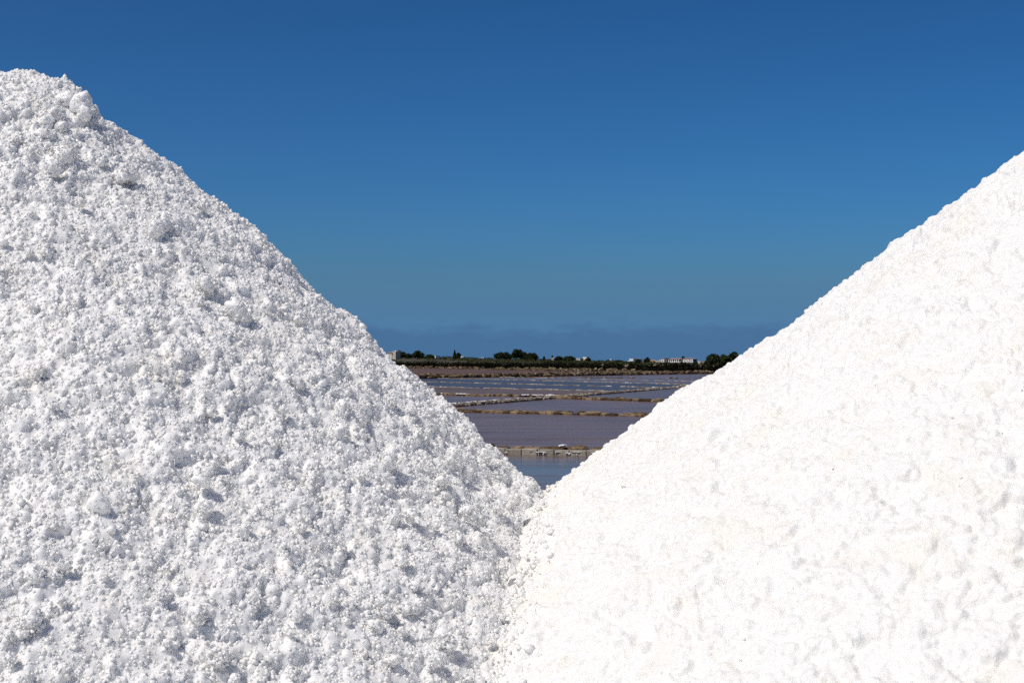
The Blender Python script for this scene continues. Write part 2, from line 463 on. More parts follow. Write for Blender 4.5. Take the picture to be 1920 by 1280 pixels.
def crusts(root, pts, name='salt_crust'):
    rnd = random.Random(len(pts))
    for (p, sx, sy, sz) in pts:
        o = link(name, rnd.choice(CRUST), root)
        o.location = (p[0] - root.location.x, p[1] - root.location.y, p[2])
        o.scale = (sx, sy, sz)
        o.rotation_euler = (0, 0, rnd.uniform(-.3, .3))

# nearest wall: a course of dressed blocks with brown boulders and mud behind and above it
rnd = random.Random(3)
a, c = at_x('W0', -5.0), at_x('W0', 7.5)
w = empty('stone_wall', (0, a.lerp(c, .5).y, 0))
tag(w, 'low wall of squared grey blocks topped with brown stones, nearest to the salt heaps', 'stone wall', 'stone walls between the pans')
d, s, ln = basis(a, c)
ang = math.atan2(d.y, d.x)
t = 0.0
while t < ln:
    l = rnd.choice((0.46, 0.49, 0.50, 0.44))
    p = a + d * (t + l / 2) + s * rnd.uniform(-.012, .012)
    o = link('block', rnd.choice(BLOCKS), w)
    o.location = (p.x, p.y - w.location.y, -0.06); o.rotation_euler = (0, 0, ang + rnd.uniform(-.02, .02))
    o.scale = (l * 0.955, 0.30, 0.215 + rnd.uniform(-.012, .012))
    t += l
run(w, a, c, -0.55, ROUND, 0.38, 0.17, 0.30, rnd, sink=0.05, gap=0.05, jit=0.06, skip=0.12)
run(w, a, c, -0.95, ROUND, 0.46, 0.19, 0.40, rnd, sink=0.05, gap=0.1, jit=0.1, skip=0.2)
run(w, a, c, -1.25, ROUND, 0.30, 0.16, 0.30, rnd, sink=0.05, gap=0.2, jit=0.1, skip=0.3)
# mud fill between the rows
V = []; F = []
NN = 90
prf = [(-0.15, 0.06), (-0.35, 0.10), (-0.7, 0.11), (-1.0, 0.08), (-1.35, -0.05)]
for i in range(NN + 1):
    for o_, z_ in prf:
        p = a + d * (ln * i / NN) - s * (-o_)
        V.append((p.x, p.y - w.location.y, z_ + rnd.uniform(-.025, .03)))
K = len(prf)
F = [(i * K + j, i * K + j + 1, (i + 1) * K + j + 1, (i + 1) * K + j) for i in range(NN) for j in range(K - 1)]
link('mud_fill', mesh_from('mud_fill', V, np.array(F), M['wetmud'], True), w)
bp = lambda px, dz, off: (lambda q: (q.x + s.x * off, q.y + s.y * off, dz))(at_x('W0', (px - 960) / FPX * a.lerp(c, .45).y))
crusts(w, [(bp(1012, 0.075, 0.17), .15, .10, .07), (bp(1018, 0.085, 0.17), .20, .10, .06), (bp(1023, 0.07, 0.17), .12, .10, .09), (bp(1013, .03, .17), .06, .06, .09), (bp(1022, .03, .17), .05, .06, .1),
           (bp(1047, 0.10, 0.155), .22, .05, .025), (bp(1050, 0.10, 0.155), .20, .05, .02), (bp(1066, 0.07, 0.17), .14, .10, .07), (bp(1069, 0.05, 0.17), .07, .08, .14),
           (bp(1080, 0.10, 0.155), .25, .05, .022), (bp(1086, 0.10, 0.155), .18, .05, .02), (bp(1000, 0.11, 0.155), .16, .05, .02), (bp(952, 0.05, 0.17), .10, .08, .05),
           (bp(1037, 0.22, -0.95), .24, .2, .10), (bp(1033, 0.20, -0.95), .22, .2, .08), (bp(1083, 0.03, 0.17), .05, .05, .06), (bp(1112, 0.09, .155), .2, .05, .03)])

# second wall: brown boulders
rnd = random.Random(8)
a, c = at_x('W1', -11), at_x('W1', 13)
w = empty('stone_wall', (0, a.lerp(c, .5).y, 0))
tag(w, 'low wall of rough brown stones, second from the salt heaps', 'stone wall', 'stone walls between the pans')
run(w, a, c, 0.0, ROUND, 0.42, 0.11, 0.34, rnd, gap=0.03, jit=0.06)
run(w, a, c, -0.42, ROUND, 0.52, 0.15, 0.42, rnd, gap=0.08, jit=0.1, skip=0.2)
run(w, a, c, -0.80, ROUND, 0.40, 0.14, 0.40, rnd, gap=0.15, jit=0.1, skip=0.4)

# causeway running away to the right
rnd = random.Random(21)
a, m1, c = along('CC', -0.10), along('CC', 1.08), along('CC', 1.75)
w = empty('stone_causeway', (0, a.y, 0))
tag(w, 'long pale stone causeway running slantwise away between the pans', 'causeway')
run(w, a, m1, 0.28, PALE, 0.55, 0.15, 0.36, rnd, gap=0.02, jit=0.03)
run(w, a, m1, -0.30, PALE, 0.60, 0.17, 0.42, rnd, gap=0.05, jit=0.05, skip=0.05)
joined(w, 'far_stones', [(m1, c), (m1 + Vector((.5, 0, 0)), c + Vector((.5, 0, 0)))], 0.6, 0.22, 0.4, M['palestone'], rnd)
dd, ss, lnn = basis(a, m1)
V = []; F = []
for i in range(61):
    p = a + dd * (lnn * i / 60)
    for o_, z_ in ((0.2, .05), (0.0, .13), (-0.25, .13), (-0.5, 0.04)):
        q = p + ss * o_
        V.append((q.x, q.y - w.location.y, z_ + rnd.uniform(-.02, .02)))
F = [(i * 4 + j, i * 4 + j + 1, (i + 1) * 4 + j + 1, (i + 1) * 4 + j) for i in range(60) for j in range(3)]
link('earth_fill', mesh_from('earth_fill', V, np.array(F), M['wetmud'], True), w)
pts = []
for px in (838, 843, 851, 858, 866, 873, 886, 893, 901, 912, 918, 931, 938, 942, 961, 975):
    q = at_x('CC', 0)
    # where the column px meets the causeway
    A0, A1 = LW['CC']
    k = (px - 960) / FPX
    t = (k * A0.y - A0.x) / ((A1.x - A0.x) - k * (A1.y - A0.y))
    q = A0 + (A1 - A0) * t
    pts.append(((q.x - .35 * ss.x, q.y - .35 * ss.y, 0.17), rnd.uniform(.25, .6), rnd.uniform(.3, .8), rnd.uniform(.08, .14)))
crusts(w, pts)

# third walls, either side of the causeway
rnd = random.Random(31)
a, c = at_x('W2a', -14), cross('W2a', 'CC')
w = empty('stone_wall', (0, a.y, 0))
tag(w, 'thin stone wall with white salt lumps, ending at the causeway', 'stone wall', 'stone walls between the pans')
run(w, a, c, 0, ROUND, 0.55, 0.17, 0.4, rnd, gap=0.06, jit=0.06)
pts = []
def lump_on(k, px, z, sx, sy, sz):
    A0, A1 = LW[k]; kk = (px - 960) / FPX
    t = (kk * A0.y - A0.x) / ((A1.x - A0.x) - kk * (A1.y - A0.y))
    q = A0 + (A1 - A0) * t
    return ((q.x, q.y - 0.1, z), sx, sy, sz)
for px, sx, sz in ((829, .2, .2), (858, .45, .12), (864, .5, .14), (871, .5, .12), (877, .35, .12), (944, .3, .1), (955, .25, .1), (980, .4, .14), (986, .5, .16), (990, .3, .14),
                   (1000, .45, .18), (1004, .35, .14), (1012, .45, .22), (1016, .4, .2), (1025, .35, .16), (1031, .5, .28), (1035, .35, .2), (1038, .25, .22)):
    pts.append(lump_on('W2a', px, 0.14, sx, .45, sz * 1.1))
crusts(w, pts)
rnd = random.Random(37)
w = empty('stone_wall', (0, 95, 0))
tag(w, 'brown stone wall with a gap near its end, on the right of the causeway', 'stone wall', 'stone walls between the pans')
k1 = gpt(1185, 750.7); k2 = gpt(1199, 751.8)
run(w, cross('W2b', 'CC'), at_x('W2b', k1.x), 0, ROUND, 0.5, 0.17, 0.4, rnd, gap=0.02, jit=0.05)
run(w, cross('W2b', 'CC'), at_x('W2b', k1.x), -0.4, ROUND, 0.5, 0.18, 0.4, rnd, gap=0.1, jit=0.08, skip=0.3)
run(w, at_x('W2b', k2.x), at_x('W2b', 16), 0, ROUND, 0.5, 0.20, 0.45, rnd, gap=0.02, jit=0.05)

# farther walls: stones a few pixels across
def farwall(segs, L, H, Wd, mat, label, seed, skip=0.12, jit=0.12, lumps=(), k=None):
    rnd = random.Random(seed)
    root = empty('stone_wall', (0, Vector(segs[0][0]).y, 0))
    tag(root, label, 'stone wall', 'stone walls between the pans')
    joined(root, 'stones', segs, L, H, Wd, M[mat], rnd, skip, jit)
    if lumps:
        crusts(root, [lump_on(k, px, H * .5, sx * .7, .35, sz * .6) for px, sx, sz in lumps[::2]])
farwall([(bW3, cW3)], 0.6, 0.075, 0.32, 'palestone', 'thin pale stone line on the near edge of the blue pans', 41, 0.06,
        lumps=((951, .5, .15), (997, .4, .12), (1040, .5, .15)), k='W3')
farwall([(bW4, at_x('W4', 24))], 0.7, 0.08, 0.32, 'palestone', 'thin pale stone line between the two blue pans', 42, 0.08,
        lumps=((961, .6, .2), (970, .6, .16), (1012, .7, .18), (1130, .7, .2), (1142, .8, .2), (1165, .7, .22), (1225, .8, .3), (1240, .6, .2)), k='W4')
farwall([(bW5, at_x('W5', 30))], 0.8, 0.09, 0.35, 'palestone', 'pale stone line on the far edge of the blue pans', 43, 0.1,
        lumps=((1174, .8, .35), (1188, .8, .35), (1222, .7, .3), (1264, .8, .3)), k='W5')
farwall([(at_x('W6', -8), at_x('W6', 34))], 0.8, 0.09, 0.4, 'palestone', 'faint broken stone line beyond the blue pans', 44, 0.3,
        lumps=((1134, .8, .2), (1225, 1.0, .22), (1255, .7, .3)), k='W6')
farwall([(at_x('W7', -2), at_x('W7', 40))], 0.9, 0.12, 0.5, 'farstone', 'dark broken stone line just in front of the brown bank', 45, 0.4,
        lumps=((1255, .8, .35), (1273, 1.2, .4)), k='W7')
a, c = at_x('B0', -60), at_x('B0', 60)
off = Vector((0.6, 1.2, 0))
farwall([(a, c), (a + off, c + off), (a + off * 2, c + off * 2), (a + off * 3, c + off * 3)], 0.9, 0.55, 0.9, 'farstone', 'broad bank of tumbled brown stones in front of the dry brown pan', 46, 0.12, 0.5)
a, c, e = Vector((-120, 796, 0)), Vector((-41, 544, 0)), Vector((27, 329, 0))
off = Vector((0.8, 1.6, 0))
farwall([(a, c), (c, e), (a + off, c + off), (c + off, e + off)], 1.2, 0.75, 1.0, 'farstone', 'rough yellowish stone bank on the far side of the dry brown pan', 47, 0.2, 0.7)
farwall([((27, 329, 0), (46, 301, 0)), ((46, 301, 0), (110, 276, 0)), ((28, 331, 0), (47, 303, 0)), ((47, 303, 0), (110, 279, 0))], 0.9, 0.36, 0.8, 'farstone', 'yellowish stone bank on the shore below the long white house', 48, 0.15, 0.5)
rnd = random.Random(49)
w = empty('stone_wall', (0, 420, 0))
tag(w, 'broken pale field wall behind the dark marsh plants', 'stone wall')
sx_ = np.linspace(-90, 95, 24)
joined(w, 'stones', [((x0, shore(x0) + 28 , 0), (x1, shore(x1) + 28, 0)) for x0, x1 in zip(sx_, sx_[1:])], 1.2, 0.9, 0.8, M['palestone'], rnd, 0.55, 0.6, zf=land_z)

# ------------------------------------------------------------------ vegetation
def leaf_quads(P, size, g):
    """random small leaf-clump quads at the points P"""
    n = len(P)
    a = g.normal(size=(n, 3)); a /= np.linalg.norm(a, axis=1, keepdims=True)
    b_ = g.normal(size=(n, 3)); b_ -= a * (a * b_).sum(1, keepdims=True); b_ /= np.linalg.norm(b_, axis=1, keepdims=True)
    sz = (size * g.uniform(0.6, 1.4, n))[:, None]
    Vv = np.stack([P - a * sz - b_ * sz * .6, P + a * sz - b_ * sz * .35, P + a * sz * .8 + b_ * sz * .6, P - a * sz * .7 + b_ * sz * .5], 1).reshape(-1, 3)
    return Vv, np.arange(4 * n).reshape(n, 4)

def lobes_points(lobes, per, g):
    out = []
    for (cx, cy, cz, rx, ry, rz) in lobes:
        u = g.normal(size=(per, 3)); u /= np.linalg.norm(u, axis=1, keepdims=True)
        u *= (g.uniform(0.25, 1.0, per) ** 0.45)[:, None]
        u *= (1 + 0.18 * np.sin(7 * u[:, :1] + 5 * u[:, 1:2]) + 0.12 * np.sin(13 * u[:, 2:3] + 3))
        out.append(u * np.array([rx, ry, rz]) + np.array([cx, cy, cz]))
    return np.concatenate(out)

def trunk_mesh(h, r, limbs, g, mat):
    b = bmesh.new()
    def tube(p, q, r0, r1, n=6):
        p, q = Vector(p), Vector(q)
        z = (q - p).normalized(); x = z.orthogonal().normalized(); y = z.cross(x)
        k = [[b.verts.new(c + (x * math.cos(t) + y * math.sin(t)) * rr) for t in [2 * math.pi * i / n for i in range(n)]] for c, rr in ((p, r0), (q, r1))]
        for i in range(n): b.faces.new((k[0][i], k[0][(i + 1) % n], k[1][(i + 1) % n], k[1][i]))
    tube((0, 0, -.3), (0.05 * h * g.uniform(-1, 1), 0, h * .5), r, r * .7)
    tube((0, 0, h * .45), (0, 0, h * .9), r * .72, r * .25)
    for q in limbs: tube((0, 0, h * g.uniform(.25, .5)), q, r * .45, r * .12, 5)
    me = bpy.data.meshes.new('trunk'); b.to_mesh(me); b.free(); me.materials.append(mat)
    return me

def tree(name, label, px, py_top, wpx, D, style, seed, mat='leaf_dark', group='trees on the far shore', base=0.12):
    g = np.random.default_rng(seed)
    x = (px - 960) / FPX * D
    z0 = float(land_z(x, D))
    h = CAMZ + (HY - py_top) / FPX * D - z0
    w = wpx / FPX * D / 2
    root = empty(name, (x, D, z0))
    tag(root, label, 'tree', group)
    L = []
    if style == 'conifer':
        for i in range(9):
            t = i / 8
            rr = w * (1 - t) * 0.95 + 0.12
            L.append((0, 0, h * (0.12 + 0.85 * t), rr, rr, h * .07))
    elif style == 'cypress':
        for i in range(6):
            t = i / 5
            rr = w * (0.55 + 0.75 * math.sin(math.pi * (0.15 + .8 * t)))
            L.append((0, 0, h * (0.12 + 0.8 * t), rr * .75, rr * .75, h * .12))
    else:
        n = {'round': 9, 'wide': 12, 'hedge': 12}[style]
        for i in range(n):
            an = g.uniform(0, 2 * math.pi); rr = math.sqrt(g.uniform(0, 1)) * w * .66
            zz = h * g.uniform(base + .22, 0.74)
            if style == 'wide': zz = h * g.uniform(base + .2, 0.80)
            if style == 'hedge': zz = h * g.uniform(.25, 0.8)
            q = w * g.uniform(.26, .44)
            L.append((rr * math.cos(an), rr * math.sin(an) * .8, zz, q * 1.1, q * 1.1, min(q, h * .24)))
        L.append((0, 0, h * .55, w * .62, w * .6, h * .36))
        L.append((w * g.uniform(-.3, .3), 0, h * .83, w * .38, w * .38, h * .17))
        L.append((-w * .55, 0, h * .45, w * .42, w * .4, h * .28))
        L.append((w * .55, 0, h * .47, w * .42, w * .4, h * .28))
    per = 260 if style in ('round', 'wide', 'hedge') else 150
    P = lobes_points(L, per, g)
    P[:, 2] = np.maximum(P[:, 2], h * base * g.uniform(.5, 1.3, len(P)))
    V_, F_ = leaf_quads(P, 0.055 * max(h, 3.5), g)
    link('trunk', trunk_mesh(h, max(.1, h * .035), [(l[0] * .8, l[1] * .8, l[2]) for l in L[:4]], g, M['bark']), root)
    link('crown', mesh_from('crown', V_, F_, M[mat]), root)
    return root

tree('broad_tree', 'dark round tree close beside the cream house at the edge of the coarse salt heap', 750, 656.5, 24, 800, 'round', 1)
tree('broad_tree', 'dense round dark tree second from the cream house on the far shore', 784, 657, 25, 800, 'round', 2, base=.05)
tree('broad_tree', 'low dark bushy tree between two round dark trees on the far shore', 766, 662.5, 16, 800, 'hedge', 3, 'leaf_mid')
tree('broad_tree', 'low spreading tree beside the low white flat roofed hut', 806, 664.5, 18, 830, 'hedge', 4)
tree('conifer_tree', 'small pointed conifer beside a round shrub on the skyline', 852.5, 656.5, 8, 830, 'conifer', 5)
tree('broad_tree', 'small round tree at the foot of the pointed conifer', 857.5, 661, 13, 815, 'round', 6)
tree('pine_tree', 'broad dark pine forming one low end of the big grove, towards the conifer', 937, 660.5, 22, 790, 'wide', 7, base=.05)
tree('pine_tree', 'dark pine next to the tallest pine of the big grove', 951, 660, 20, 800, 'wide', 8, base=.05)
tree('pine_tree', 'tallest pine rising in the middle of the big dark grove', 969, 654.5, 22, 795, 'round', 9, base=.05)
tree('pine_tree', 'dark pine just behind the tallest pine of the big grove', 983, 660, 20, 810, 'wide', 10, base=.05)
tree('pine_tree', 'wide dark pine closing the big grove on its house side', 998, 661.5, 26, 790, 'wide', 11, base=.04)
tree('broad_tree', 'tiny rounded tree standing alone just past the big pine grove', 1020, 668, 5, 850, 'cypress', 12)
tree('cypress_tree', 'tiny dark cypress behind the small white hut', 1035.5, 666.5, 3.5, 860, 'cypress', 13)
tree('broad_tree', 'low dark tree leaning on the long clipped tree clump', 1048, 668, 16, 820, 'hedge', 14)
tree('broad_tree', 'long flat topped dark tree clump beside the twin cream houses', 1068, 667.5, 26, 815, 'hedge', 15, base=.02)
tree('broad_tree', 'dark tree hiding one side of the twin cream houses', 1102, 671, 10, 845, 'hedge', 16)
tree('broad_tree', 'low dark bush on the bare middle skyline', 1141, 674.5, 9, 850, 'hedge', 17)
tree('broad_tree', 'low wide dark bush on the skyline before the gabled house', 1160, 675, 16, 850, 'hedge', 18)
tree('broad_tree', 'dark tree against the shaded side of the gabled house', 1197, 672.5, 10, 790, 'round', 19, base=.02)
tree('broad_tree', 'round dark tree rising over the terracotta roofs', 1213, 669.5, 13, 800, 'round', 20)
tree('broad_tree', 'dark tree with a square crown rising behind the long white house', 1281.5, 667.5, 9.5, 815, 'round', 21, base=.35)
tree('broad_tree', 'small tree peeping over the roof of the long white house', 1250, 671, 5, 815, 'round', 22, base=.35)
tree('pine_tree', 'low dark pine at the front of the grove beside the fine salt heap', 1329, 673, 18, 560, 'wide', 23, 'leaf_dark', base=.03)
tree('pine_tree', 'tall pine with a ragged top beside the fine salt heap', 1338, 663.5, 28, 575, 'wide', 24, 'leaf_mid', base=.04)
tree('pine_tree', 'flat topped pine half hidden by the fine salt heap', 1359, 664, 28, 580, 'wide', 25, 'leaf_mid', base=.04)
tree('pine_tree', 'pine whose crown just shows over the edge of the fine salt heap', 1376, 660, 26, 590, 'wide', 26, 'leaf_mid', base=.04)

def mass(name, label, cat, pts, hmin, hmax, wf, per, size, mat, seed):
    g = np.random.default_rng(seed)
    L = []
    for x, y in pts:
        h = g.uniform(hmin, hmax)
        z = float(land_z(x, y))
        w_ = h * g.uniform(.7, 1.5) * wf
        L.append((x, y, z + h * .45, w_, w_, h * .55))
    P = lobes_points(L, per, g)
    V_, F_ = leaf_quads(P, size, g)
    o = link(name, mesh_from(name, V_, F_, M[mat]))
    tag(o, label, cat, kind='stuff')
    return o
g = np.random.default_rng(5)
xs_ = g.uniform(-130, 120, 900)
mass('marsh_scrub', 'dark band of marsh plants along the far shore', 'scrub', [(x, shore(x) + g.uniform(3, 22)) for x in xs_], 0.8, 1.9, 1.1, 55, 0.24, 'marsh', 6)
pts = []
while len(pts) < 1500:
    y = g.uniform(330, 900); x = g.uniform(-.22, .2) * y
    t = y - shore(x)
    if 75 < x < 125 and 690 < y < 780 : continue
    if t > 30 and g.random() < (0.25 + .75 * (math.sin(x * .09 + y * .021) > -.2)): pts.append((x, y))
mass('scrub', 'green and dry scrub covering the low rise behind the shore', 'scrub', pts, 0.3, 1.0, 2.0, 42, 0.22, 'scrub', 7)
pts = [(x, 880 + g.uniform(-15, 60)) for x in g.uniform(-200, 200, 330)]
mass('skyline_scrub', 'low green bushes along the skyline', 'scrub', pts, 0.5, 1.3, 2.2, 50, 0.28, 'leaf_mid', 8)

# ------------------------------------------------------------------ houses on the far shore
def boxmesh(name, x0, x1, y0, y1, z0, z1, mat):
    V_ = [(x, y, z) for x in (x0, x1) for y in (y0, y1) for z in (z0, z1)]
    F_ = [(0, 1, 3, 2), (4, 6, 7, 5), (0, 4, 5, 1), (2, 3, 7, 6), (0, 2, 6, 4), (1, 5, 7, 3)]
    return mesh_from(name, V_, F_, mat)

def roofmesh(name, x0, x1, y0, y1, z, rise, mat, hip=0.0, ov=.35):
    x0 -= ov; x1 += ov; y0 -= ov; y1 += ov
    ym = (y0 + y1) / 2
    V_ = [(x0, y0, z), (x1, y0, z), (x1, y1, z), (x0, y1, z), (x0 + hip, ym, z + rise), (x1 - hip, ym, z + rise)]
    F_ = [(0, 1, 5, 4), (2, 3, 4, 5), (3, 0, 4), (1, 2, 5), (3, 2, 1, 0)]
    return mesh_from(name, V_, F_, mat)

class House:
    """a house with its own x (along the front), y (depth) and z"""
    def __init__(s, name, label, px0, px1, py_base, D, rz=R(-22), cat='house'):
        s.k = D / FPX
        x0, x1 = (px0 - 960) * s.k, (px1 - 960) * s.k
        s.w = x1 - x0
        s.z = CAMZ + (HY - py_base) * s.k
        gz = float(land_z((x0 + x1) / 2, D))
        s.pb, s.px0 = py_base, px0
        s.drop = min(0, gz - s.z) - .4
        s.root = tag(empty(name, (x0, D, s.z), rz), label, cat)
    def X(s, px): return (px - s.px0) * s.k
    def Z(s, py): return (s.pb - py) * s.k
    def wall(s, px0, px1, py, depth, mat, y0=0.0, name='wall'):
        return link(name, boxmesh(name, s.X(px0), s.X(px1), y0, y0 + depth, s.drop, s.Z(py), M[mat]), s.root)
    def window(s, px0, px1, py0, py1, frame='white', t=0.22, y=0.0):
        """frame standing proud of the wall with a dark pane set back in it"""
        x0, x1, z1, z0 = s.X(px0), s.X(px1), s.Z(py0), s.Z(py1)
        V_, F_ = [], []
        def bx(a, b_, c_, d_):
            k = len(V_)
            V_.extend([(x, y_, z) for x in (a, b_) for y_ in (y - .12, y + .05) for z in (c_, d_)])
            F_.extend([tuple(i + k for i in f) for f in ((0, 1, 3, 2), (4, 6, 7, 5), (0, 4, 5, 1), (2, 3, 7, 6), (0, 2, 6, 4), (1, 5, 7, 3))])
        bx(x0, x0 + t, z0, z1); bx(x1 - t, x1, z0, z1); bx(x0 + t, x1 - t, z0, z0 + t); bx(x0 + t, x1 - t, z1 - t, z1)
        o = link('window', mesh_from('window', V_, F_, M[frame]), s.root)
        link('pane', mesh_from('pane', [(x0 + t, y - .02, z0 + t), (x1 - t, y - .02, z0 + t), (x1 - t, y - .02, z1 - t), (x0 + t, y - .02, z1 - t)], [(0, 1, 2, 3)], M['dark']), o)
    def roof(s, px0, px1, py, depth, rise_px, mat, hip=0.0, y0=0.0, ov=.35):
        return link('roof', roofmesh('roof', s.X(px0), s.X(px1), y0, y0 + depth, s.Z(py) + .004, rise_px * s.k, M[mat], hip, ov), s.root)
    def slab(s, px0, px1, py, depth, mat, y0=0.0, th=.3, ov=.15):
        return link('roof', boxmesh('roof', s.X(px0) - ov, s.X(px1) + ov, y0 - ov, y0 + depth + ov, s.Z(py) + .004, s.Z(py) + th, M[mat]), s.root)

h = House('house', 'cream house with a terracotta roof at the edge of the coarse salt heap', 727, 745, 670, 790)
h.wall(727, 736, 661.5, 6, 'cream'); h.wall(736.1, 743, 659.5, 6, 'cream', .3); h.wall(738, 741, 657.6, 2.5, 'white', 2.2, 'chimney_block')
h.roof(727, 736, 661.5, 6, 1.8, 'roof_red'); h.slab(736.1, 743, 659.5, 6, 'white', .3)
h.window(729, 731.5, 663.5, 667); h.window(732.7, 735, 663.5, 667); h.window(738, 740.5, 662, 666, y=.3)
h = House('hut', 'long low white hut with a flat roof on the skyline', 807.5, 818, 671, 850, cat='hut')
h.wall(807.5, 818, 667.4, 5, 'white'); h.slab(807.5, 818, 667.4, 5, 'cream')
h.window(809, 811, 668.3, 670.2, 'cream', .12); h.window(814, 816, 668.3, 670.2, 'cream', .12)
h = House('hut', 'tiny white hut just past the round tree below the conifer', 863.5, 867.5, 671.5, 850, cat='hut')
h.wall(863.5, 867.5, 669, 4, 'white'); h.roof(863.5, 867.5, 669, 4, .8, 'white'); h.window(865, 866.4, 669.6, 671, 'cream', .1)
h = House('hut', 'small white hut alone on the skyline before the big pine grove', 902.5, 907, 673, 855, cat='hut')
h.wall(902.5, 907, 670.6, 4, 'white'); h.slab(902.5, 907, 670.6, 4, 'white'); h.window(904, 905.6, 671.2, 672.8, 'cream', .1)
h = House('hut', 'narrow white hut in front of the tiny cypress', 1034, 1037.4, 676, 840, cat='hut')
h.wall(1034, 1037.4, 671.5, 4, 'white'); h.roof(1034, 1037.4, 671.5, 4, .8, 'cream'); h.window(1035, 1036.3, 672.8, 674.4, 'cream', .1)
h = House('house', 'low cream house at the end of the long clipped tree clump', 1080.5, 1088, 677, 840)
h.wall(1080.5, 1088, 672.6, 6, 'cream'); h.slab(1080.5, 1088, 672.6, 6, 'white'); h.window(1082.5, 1084.5, 673.7, 675.8, 'white', .12)
h = House('house', 'taller cream house with a stepped top beside the low cream house', 1089.5, 1100.5, 677, 850)
h.wall(1089.5, 1100.5, 671.6, 7, 'cream'); h.wall(1091.5, 1099, 669.8, 4, 'white', 1.5, 'upper_storey'); h.slab(1091.5, 1099, 669.8, 4, 'cream', 1.5)
h.window(1091.5, 1093.5, 673, 675.4, 'white', .12); h.window(1096, 1098, 673, 675.4, 'white', .12)
h = House('hut', 'speck of a white hut on the bare skyline before the gabled house', 1144, 1146.5, 676.5, 860, cat='hut')
h.wall(1144, 1146.5, 674, 3, 'white'); h.slab(1144, 1146.5, 674, 3, 'white'); h.window(1144.8, 1145.8, 674.8, 676, 'cream', .1)
h = House('house', 'white gabled house with one bright end and a long shaded side', 1180, 1199, 681, 790, R(-38))
h.wall(1180, 1189, 673.2, 5.0, 'white'); h.wall(1180.6, 1188.6, 672.6, 4.4, 'cream', 5.05)
h.slab(1180, 1189, 673.2, 5, 'white'); h.roof(1180.6, 1188.6, 672.6, 4.4, 1.0, 'roof_pink', 1.0, 5.05, .1)
h.window(1182, 1184, 675, 678, 'white', .15); h.window(1186, 1188, 675, 678, 'white', .15)
h = House('hut', 'small bright lean-to against the white end of the gabled house', 1177, 1180, 680.5, 784, cat='hut')
h.wall(1177, 1180, 677, 3, 'white'); h.roof(1177, 1180, 677, 3, .6, 'white'); h.window(1178, 1179.2, 678, 679.6, 'cream', .1)
h = House('house', 'low house with a terracotta roof under the round dark tree', 1214, 1228, 681, 800)
h.wall(1214, 1228, 676.8, 6, 'greywall'); h.roof(1214, 1228, 676.8, 6, 2.0, 'roof_red', 1.0)
h.window(1217, 1219, 678, 680.5, 'cream', .12); h.window(1223, 1225, 678, 680.5, 'cream', .12)
h = House('house', 'small cream house squeezed against the long white house', 1229, 1237.5, 681.5, 795)
h.wall(1229, 1237.5, 677, 6, 'cream'); h.slab(1229, 1237.5, 677, 6, 'cream'); h.wall(1234, 1236, 675, 1.2, 'white', 2, 'chimney')
h.window(1231, 1233, 678.4, 680.6, 'white', .12)

h = House('long_house', 'long low house with white framed windows, white porch posts and a faded pink roof', 1238, 1302, 683, 780)
h.wall(1238, 1246.4, 673, 8, 'greywall'); h.wall(1246.4, 1252.4, 672.2, 7.4, 'greywall', -.4, 'tower')
h.wall(1252.4, 1277, 673, 6, 'greywall', 2.2, 'porch_wall'); h.wall(1277, 1301.5, 672.8, 8, 'greywall')
h.roof(1238, 1246.4, 673, 8, 1.3, 'roof_pink', 1.2, 0, .2); h.slab(1246.4, 1252.4, 672.2, 7.4, 'greywall', -.4, .25, .1)
h.roof(1253, 1276.6, 673, 8.4, 1.4, 'roof_pink', 1.0, -.2, .2); h.roof(1277.4, 1301.5, 672.8, 8, 1.4, 'roof_pink', 1.6, 0, .25)
h.window(1239, 1245.6, 673.8, 678.8, t=.5)
for a_, b_ in ((1282.2, 1287.4), (1288.2, 1293.4), (1294.4, 1300.8)): h.window(a_, b_, 674.0, 679.0, t=.5)
def bar(h, name, px0, px1, py0, py1, y0, y1, mat):
    return link(name, boxmesh(name, h.X(px0), h.X(px1), y0, y1, h.Z(py1), h.Z(py0), M[mat]), h.root)
bar(h, 'porch_beam', 1253, 1276.6, 673.05, 674.2, -.15, .2, 'white')
for px in (1253.6, 1257.6, 1261.0, 1265.4, 1268.6, 1272.6): bar(h, 'porch_post', px, px + 1.5, 674.22, 679.4, -.12, .18, 'white')
bar(h, 'porch_wall_low', 1255.2, 1276.6, 677.6, 679.4, .2, .4, 'white')
for px in (1256, 1260.5, 1264, 1268, 1271): bar(h, 'doorway', px + .4, px + 2.6, 674.6, 679.6, 2.12, 2.19, 'dark')
bar(h, 'terrace_wall', 1292, 1312, 684.4, 685.2, -6, -5.6, 'cream')
h = House('house', 'tiny white house with an orange roof between the long house and the pines', 1309.5, 1320, 682, 790)
h.wall(1309.5, 1313, 678.2, 5, 'white'); h.wall(1313.02, 1320, 679.6, 5, 'cream', .2); h.roof(1313.02, 1320, 679.6, 5, 1.2, 'roof_red', .5, .2); h.slab(1309.5, 1313, 678.2, 5, 'white')
h.window(1310.4, 1312, 679.4, 681, 'cream', .1)
h = House('hut', 'small cream shed below the long white house', 1311, 1317, 687.6, 600, cat='hut')
h.wall(1311, 1317, 685.8, 3, 'cream'); h.roof(1311, 1317, 685.8, 3, .5, 'cream'); h.window(1313, 1314.5, 686.2, 687.4, 'cream', .08)
h = House('hut', 'white shed at the foot of the ragged pine', 1327, 1332, 687, 550, cat='hut')
h.wall(1327, 1332, 684.8, 3, 'white'); h.roof(1327, 1332, 684.8, 3, .5, 'white'); h.window(1329, 1330.4, 685.4, 686.8, 'cream', .08)

